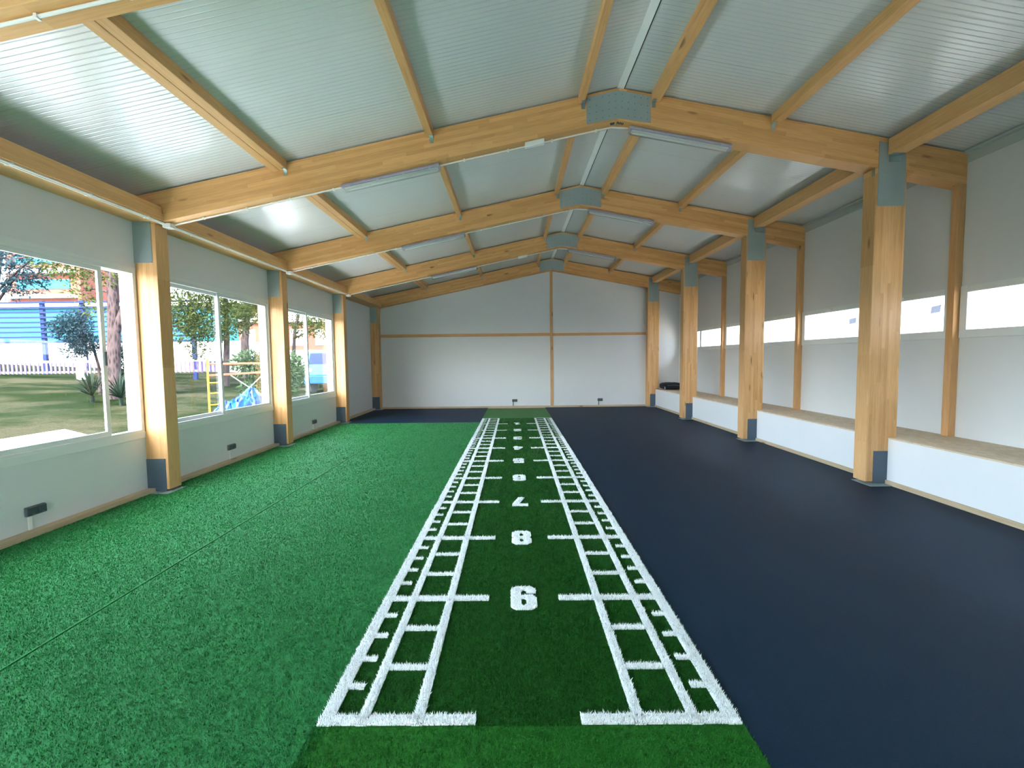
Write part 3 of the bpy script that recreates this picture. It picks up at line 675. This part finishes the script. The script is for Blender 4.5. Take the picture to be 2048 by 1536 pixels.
def leaf(name, dk, lt, tr=.35):
    n = NB(name); v = n.noise(n.coord(), 1.7, 3); w = n.noise(n.coord(), 25, 2)
    c = n.mix(n.math('ADD', n.math('MULTIPLY', v, .6), n.math('MULTIPLY', w, .4)), dk, lt); n.base(c); n.par(Roughness=.7, Specular_IOR_Level=.15)
    t = n.n('ShaderNodeBsdfTranslucent', i0=c); mx = n.n('ShaderNodeMixShader', i0=tr); n.t.links.new(n.p.outputs[0], mx.inputs[1]); n.t.links.new(t.outputs[0], mx.inputs[2]); n.t.links.new(mx.outputs[0], n.out.inputs[0]); return n.m
LEAF['pine'] = leaf('pine_needles', (.010, .020, .004, 1), (.045, .058, .010, 1))
LEAF['dark'] = leaf('dark_leaves', (.003, .009, .005, 1), (.011, .023, .014, 1))
LEAF['blue'] = leaf('blue_green_leaves', (.003, .012, .016, 1), (.014, .033, .042, 1))
LEAF['shrub'] = leaf('shrub_leaves', (.010, .024, .009, 1), (.034, .055, .024, 1))
BARK = {}
def bark():
    n = NB('pine_bark'); co = n.n('ShaderNodeMapping', I_Vector=n.coord(), I_Scale=(6, 6, 1.6)).outputs[0]
    v = n.n('ShaderNodeTexVoronoi', I_Vector=co, I_Scale=2.2).outputs[0]; n.base(n.ramp(v, [(.1, (.006, .005, .005)), (.6, (.03, .022, .022))])); n.par(Roughness=1, Specular_IOR_Level=.1); n.bump(v, .8, .03); return n.m
bk = bark()
def foliage(blobs, count, size, seed, thin=.28):
    g = np.random.default_rng(seed); V = []
    vol = np.array([b[1][0]*b[1][1]*b[1][2] for b in blobs]); pick = (vol/vol.sum()*count).astype(int)
    for (c, r), n in zip(blobs, pick):
        d = g.normal(size=(n, 3)); d /= np.linalg.norm(d, axis=1, keepdims=True); rad = g.random((n, 1))**.45
        q = np.array(c)+d*rad*np.array(r)
        a = g.normal(size=(n, 3)); a /= np.linalg.norm(a, axis=1, keepdims=True); a = a*.6+d*.5; b = np.cross(a, g.normal(size=(n, 3))); b /= np.linalg.norm(b, axis=1, keepdims=True)
        s = size*(.6+.8*g.random((n, 1))); v = np.empty((n*3, 3)); v[0::3] = q-b*s*thin; v[1::3] = q+b*s*thin; v[2::3] = q+a*s*1.5; V.append(v)
    V = np.vstack(V); return V, np.arange(len(V)).reshape(-1, 3)
def tree(name, x, y, trunk, r0, blobs, mat, count, size, label, seed, branches=()):
    z0 = gz(x)-.1; root = empty(name, (x, y, z0), label, 'tree', 'park trees')
    mb = MB(); pts = [Vector((x, y, z0))]+[Vector((x+a, y+b, z0+c)) for a, b, c in trunk]; k = len(pts)-1
    mb.limb(pts, [r0*(1-.55*i/k) for i in range(k+1)])
    for p, q, r in branches: mb.limb([Vector((x, y, z0))+Vector(p), Vector((x, y, z0))+(Vector(p)+Vector(q))*.5+Vector((0, 0, .06)), Vector((x, y, z0))+Vector(q)], [r, r*.8, r*.55], 9)
    mb.build('trunk', bk, root, smooth=True)
    mb = MB(); B = [((x+c[0], y+c[1], z0+c[2]), r) for c, r in blobs]
    mb.add([B[0][0], tuple(np.array(B[0][0])+(0, .01, 0)), tuple(np.array(B[0][0])+(0, 0, .01))], [(0, 1, 2)])
    mb.build('foliage', mat, root, extra=foliage(B, count, size, seed))
def crown(lst, x, y, seed, extra=()):
    g = np.random.default_rng(seed); z0 = gz(x)-.1
    return [((c[0]-x, c[1]-y+g.uniform(-.5, .5), c[2]-z0), (r*1.12, r*1.3, r*.92)) for c, r in lst] + list(extra)
PINE_A = [((-17.63, 16, 5.34), .74), ((-16.83, 16, 4.97), .63), ((-17.16, 16, 4.25), .48), ((-16.84, 16, 3.61), .41), ((-15.75, 16, 4.69), .41), ((-18.19, 16, 5.26), .56), ((-15.36, 16, 5.05), .48), ((-15.64, 16, 3.6), .33)]
PINE_B = [((-18.58, 23, 4.63), 1.07), ((-17.84, 23, 3.62), .91), ((-16.36, 23, 4.18), .91), ((-17.11, 23, 4.98), .8), ((-15.02, 23, 4.43), .8), ((-18.62, 23, 3.05), .69), ((-16.81, 23, 3.13), .64), ((-18.32, 23, 2.25), .53), ((-19.15, 23, 3.9), .69), ((-15.73, 23, 3.46), .59), ((-14.6, 23, 4.9), .69)]
PINE_D = [((-16.46, 30, 4.49), .63), ((-15.98, 30, 3.73), .63), ((-14.31, 30, 3.95), .84), ((-14.56, 30, 4.61), .77), ((-13.91, 30, 3.36), .63), ((-15.25, 30, 4.62), .49)]
tree('pine_tree', -16.2, 16.0, [(.1, .1, 2.5), (.1, .2, 5.2), (-.1, .3, 8)], .24, crown(PINE_A, -16.2, 16, 61, [((-.6, 0, 7), (2.4, 2.4, 1.2)), ((1.6, 1, 7.4), (1.8, 2, 1.1))]),
     LEAF['pine'], 12000, .11, 'big forked pine trunk seen through the open half of the first window', 21, branches=[((.12, .1, 2.5), (1.05, .2, 4.6), .15), ((1.05, .2, 4.6), (1.6, 1, 7.2), .1), ((.1, .2, 5), (-1.7, -.1, 5.3), .07), ((.1, .15, 4), (-.9, .1, 4.2), .05), ((-1.7, -.1, 5.3), (-2.9, -.3, 5.2), .05)])
tree('pine_tree', -16.9, 23.4, [(.1, .1, 2.5), (0, .3, 5), (.2, .2, 8)], .17, crown(PINE_B, -16.9, 23.4, 62, [((0, 0, 6.4), (2.6, 2.4, 1.4))]),
     LEAF['pine'], 26000, .12, 'sunlit yellow-green pine filling the left pane of the second window', 22, branches=[((0, .2, 3.6), (1.6, 0, 4.2), .06), ((0, .3, 4), (-1.5, 0, 4.5), .06)])
tree('pine_tree', -19.8, 30.0, [(-.1, .1, 2.6), (.1, .3, 5), (.2, .2, 8)], .30, [((.2, 0, 4.9), (1.0, 1.2, .6)), ((1.4, .2, 4.2), (.8, 1, .5)), ((-1.2, 0, 5.2), (1.2, 1.2, .7)), ((1.2, 2, 7), (2.2, 2.2, 1.2))],
     LEAF['pine'], 6000, .16, 'dark-trunked pine in the right pane of the second window', 23, branches=[((0, .2, 3.6), (1.4, .2, 4.4), .1)])
tree('pine_tree', -16.7, 30.0, [(.15, .1, 1.6), (.3, .1, 3.4), (1, .2, 6.4)], .16, crown(PINE_D, -16.7, 30, 64, [((1, .5, 6.4), (2.2, 2, 1.2))]),
     LEAF['pine'], 9000, .14, 'pine with low spreading crown framed by the third window', 24, branches=[((.3, .1, 3), (2.2, 0, 3.7), .07), ((.3, .1, 3.2), (.8, 0, 3.6), .05)])
BUSH = [((-18.15, 17, 2.96), .55), ((-18.42, 17, 3.35), .43), ((-17.9, 17, 2.37), .47), ((-18.31, 17, 2.08), .3), ((-18.68, 17, 2.38), .3)]
tree('leafy_tree', -17.8, 17.2, [(0, 0, 1.2), (-.2, -.1, 2.6)], .07, crown(BUSH, -17.8, 17.2, 65), LEAF['blue'], 5200, .085, 'blue-green bushy tree left of the first window mullion', 25)
BLUEL = [((-22.15, 18, 5.73), .94), ((-21.68, 18, 5.12), .73), ((-21.1, 18, 5.92), .63), ((-22.33, 18, 4.72), .54)]
tree('leafy_tree', -23.2, 18.2, [(.1, 0, 2), (.3, 0, 4), (.8, 0, 6)], .13, crown(BLUEL, -23.2, 18.2, 66, [((.6, .3, 7), (2, 2, 1.1))]), LEAF['blue'], 5200, .12, 'blue-green tree crown at the left edge of the first window', 26, branches=[((.25, 0, 3.5), (1.6, -.2, 4.8), .06), ((.3, 0, 4), (2.2, -.2, 5.4), .05)])
def shrub(x, y, blobs, mat, count, size, label, seed, name='shrub'):
    z0 = gz(x); mb = MB(); B = [((x+c[0], y+c[1], z0+c[2]), r) for c, r in blobs]
    for c, r in blobs:
        mb.tube((x, y, z0-.05), (x+c[0], y+c[1], z0+c[2]), .02, 5)
    o = mb.build(name, mat, o=(x, y, z0), extra=foliage(B, count, size, seed)); return tag(o, label, 'shrub', 'park shrubs')
shrub(-16.55, 17.6, [((0, -.3, 1.3), (.5, .5, .5)), ((-.2, -.3, 1.85), (.45, .5, .45)), ((.2, -.3, 1.95), (.4, .5, .4)), ((.2, -.3, .8), (.42, .5, .42)), ((-.4, -.3, .85), (.35, .5, .4))], LEAF['dark'], 6500, .075, 'dark round shrub right of the forked pine trunk', 31)
shrub(-10.6, 16.4, [((0, 0, .55), (1.0, .9, .6)), ((.3, .4, 1.3), (.9, .9, .7)), ((-.5, -.2, 1.55), (.7, .7, .5))], LEAF['shrub'], 7000, .12, 'pale green oleander shrub behind the orange scaffold rails', 32)
shrub(-12.2, 24.0, [((0, 0, .5), (1.0, .9, .6))], LEAF['shrub'], 2500, .14, 'low green shrub in the left pane of the third window', 33)
def yucca(x, y, h, label, seed):
    g = np.random.default_rng(seed); z0 = gz(x); mb = MB(); mb.tube((x, y, z0-.05), (x, y, z0+.25), .06, 8)
    for k in range(70):
        a = g.random()*6.28; e = .15+1.2*g.random(); L = h*(.7+.5*g.random()); d = Vector((math.cos(a)*math.cos(e), math.sin(a)*math.cos(e), math.sin(e))); p = Vector((x, y, z0+.25)); t = p+d*L; m = p+d*L*.5+Vector((0, 0, .06)); s = d.cross(Vector((0, 0, 1))).normalized()*.022
        mb.add([tuple(p-s*.7), tuple(p+s*.7), tuple(m+s), tuple(m-s), tuple(t)], [(0, 1, 2, 3), (3, 2, 4)])
    o = mb.build('yucca_plant', LEAF['dark'], o=(x, y, z0)); tag(o, label, 'plant', 'spiky yuccas')
yucca(-15.6, 14.6, 1.0, 'spiky yucca left of the first window mullion', 41)
yucca(-14.35, 14.3, .95, 'spiky yucca seen through the open gap of the first window', 42)
# picket fence on a low wall, louvred screen, buildings
mwhite = plain('whitewash', rgb(236, 234, 232), .8, spec=.1); mpink = plain('mauve_pickets', (.07, .045, .11, 1), .8, spec=.1); mnavy = plain('navy_louvres', (.006, .012, .045, 1), .6, spec=.08); mbrick = plain('red_brick', (.10, .034, .024, 1), .9, var=.2, spec=.1); mteal = plain('turquoise_glazing', (.012, .10, .14, 1), .5, spec=.1)
fy = 24.0
r = empty('picket_fence', (-26, fy, gz(-26)), 'mauve picket fence with white posts beyond the lawn', 'fence')
mb = MB(); 
for k in range(70):
    x = -34+k*.24; z = 1.647-(24)*20/862; mb.box(x, x+.11, fy, fy+.04, z, z+.62)
mb.build('pickets', mpink, r)
mb = MB(); z = 1.647-24*20/862; mb.box(-34, -17, fy+.05, fy+.12, z+.05, z+.13); mb.box(-34, -17, fy+.05, fy+.12, z+.62, z+.72); mb.build('rail', mwhite, r)
for x in (-31.5, -25.55, -21): MB().box(x, x+.35, fy-.05, fy+.25, z-.4, z+1.1).build('gate_post', mwhite, r)
r = empty('louvre_screen', (-27, 26.5, gz(-27)), 'tall navy louvred screen on posts behind the picket fence', 'screen')
mb = MB()
for k in range(9): mb.box(-37, -20.5, 26.5, 26.56, 2.93+k*.3, 3.04+k*.3)
mb.build('louvre', mnavy, r)
for x in (-30.2, -27.75, -24.4, -21): MB().box(x, x+.22, 26.58, 26.74, gz(x)-.3, 5.5).build('post', mnavy, r)
r = empty('pavilion', (-33, 36, 1.4), 'pale pavilion with turquoise glazing behind the louvred screen', 'building')
MB().box(-52, -24, 36, 44, .5, 3.4).build('wall', mwhite, r); MB().box(-52, -24, 35.9, 36, 3.4, 6.2).build('glazing', mteal, r); MB().box(-52.5, -23.5, 35.6, 44, 6.2, 6.6).build('roof', mwhite, r)
r = empty('apartment_building', (-67, 62, 1), 'red brick apartment block with turquoise balconies behind the pavilion', 'building')
MB().box(-73, -62.5, 62, 74, 0, 22).build('wall', mbrick, r)
for z in (7.5, 11, 14.5, 18):
    MB().box(-72.6, -63, 61, 62, z, z+.4).build('balcony', mwhite, r); MB().box(-71.5, -64, 61.9, 62, z+1.3, z+2.6).build('window', mteal, r)
r = empty('brick_house', (-22, 62, 0), 'low brick house with white walls seen in the third window', 'building')
MB().box(-42, -21.5, 62, 70, 0, 7.2).build('wall', mbrick, r); MB().box(-42.2, -21.3, 61.8, 62, .2, 3.2).build('white_base', mwhite, r); MB().box(-42.6, -20.9, 61.4, 70.4, 7.2, 7.7).build('roof', mwhite, r)
for x in (-40, -36.5, -33, -29.4): MB().box(x, x+2.0, 61.9, 62, 3.9, 6.2).build('window', mwhite, r)
MB().tube((-25, 61.5, 5.5), (-25, 61.98, 5.5), .6, 16).build('fan', mnavy, r)
# scaffold
my = plain('yellow_paint', (.40, .2, .01, 1), .5, spec=.12); mo = plain('orange_paint', (.33, .06, .012, 1), .5, spec=.12); mg = plain('galvanised_tube', rgb(210, 214, 216), .4, metal=.5)
r = empty('scaffold', (-8.6, 10.3, 0), 'yellow and orange scaffold frame standing outside the second window', 'scaffold')
for x, y in ((-8.6, 10.3), (-8.46, 10.5)): MB().tube((x, y, 0), (x, y, 1.72), .022, 10).build('upright', my, r)
for z in (.35, .62, .9, 1.15): MB().tube((-8.6, 10.3, z), (-8.46, 10.5, z), .013, 8).build('rung', my, r)
for z in (1.33, 1.6): MB().tube((-8.6, 10.3, z), (-8.85, 13.6, z), .026, 10).build('guard_rail', mo, r)
for a, b in ((.55, 1.3), (1.3, .55)): MB().tube((-8.64, 11.2, a), (-8.8, 13.0, b), .010, 8).build('brace', mg, r)
MB().tube((-8.85, 13.6, 0), (-8.85, 13.6, 1.72), .024, 10).build('upright', my, r)
# blue tarpaulin heap
g = np.random.default_rng(5); n1, n2 = 26, 40; vs = []
for i in range(n1):
    for j in range(n2):
        u, v = i/(n1-1)*2-1, j/(n2-1)*2-1; e = max(0, 1-u*u)**.6*max(0, 1-v*v)**.5
        hgt = e*(.82+.12*math.sin(5*u+3*v)+.10*math.sin(11*v-4*u)+.05*g.normal())
        vs.append((-7.78+.40*u+.02*g.normal(), 10.35+.98*v+.02*g.normal(), .004+hgt))
mb = MB(); mb.add(vs, [(i*n2+j, i*n2+j+1, (i+1)*n2+j+1, (i+1)*n2+j) for i in range(n1-1) for j in range(n2-1)])
nb = NB('blue_tarpaulin'); v = nb.noise(nb.coord(), 3.2, 3); nb.base(nb.ramp(v, [(.45, (.002, .022, .19)), (.62, (.006, .06, .26)), (.70, (.25, .32, .36))])); nb.par(Roughness=.4, Specular_IOR_Level=.25)
o = mb.build('tarpaulin', nb.m, o=(-7.78, 10.35, 0)); tag(o, 'crumpled blue tarpaulin heaped outside under the scaffold rails', 'tarpaulin')
# white sheet on trestles outside the first window
r = empty('board_table', (-6.8, 4.6, 0), 'white sheet on trestles outside below the first window', 'table')
MB().hexa([(-6.30, 3.72, .70), (-6.30, 5.2, .70), (-7.35, 5.75, .74), (-7.35, 4.0, .74), (-6.30, 3.72, .73), (-6.30, 5.2, .73), (-7.35, 5.75, .77), (-7.35, 4.0, .77)]).build('sheet', plain('white_sheet', rgb(238, 240, 240), .6), r)
for y in (4.05, 5.15):
    mb = MB()
    for x in (-6.45, -7.2): mb.tube((x, y-.12, 0), (x, y+.05, .70), .02, 8); mb.tube((x, y+.22, 0), (x, y+.05, .70), .02, 8)
    mb.tube((-6.4, y+.05, .68), (-7.25, y+.05, .70), .02, 8); mb.build('trestle', mg, r)
# blue work vehicle beyond the third window
mblue = plain('blue_paint', (.006, .035, .16, 1), .5, spec=.12); mcy = plain('cyan_paint', (.03, .15, .22, 1), .5, spec=.12)
r = empty('work_vehicle', (-10.4, 21.5, .1), 'blue work vehicle with stacked load parked beyond the third window', 'vehicle')
MB().box(-11.3, -9.7, 20.6, 23.6, .55, .95).build('chassis', mblue, r, bevel=.04)
MB().prism([(20.7, .95), (21.9, .95), (21.9, 2.1), (21.0, 2.1), (20.7, 1.5)], 'X', -11.25, -9.75).build('cab', mcy, r, bevel=.05)
MB().prism([(20.72, 1.48), (20.98, 2.02), (20.95, 2.03), (20.69, 1.49)], 'X', -11.1, -9.9).build('windscreen', mnavy, r)
for k in range(5): MB().box(-11.1, -9.9, 22.1, 23.5, .96+k*.17, 1.10+k*.17).build('stacked_board', M['rail'] if k % 2 else mnavy, r)
for x in (-11.3, -9.9):
    for y in (21.2, 23.0): MB().tube((x, y, .42), (x+.22, y, .42), .38, 18).build('wheel', M['seal'], r)
for x in (-11.05, -10.05): MB().tube((x, 20.66, 1.2), (x, 20.72, 1.2), .1, 12).build('headlight', mwhite, r)
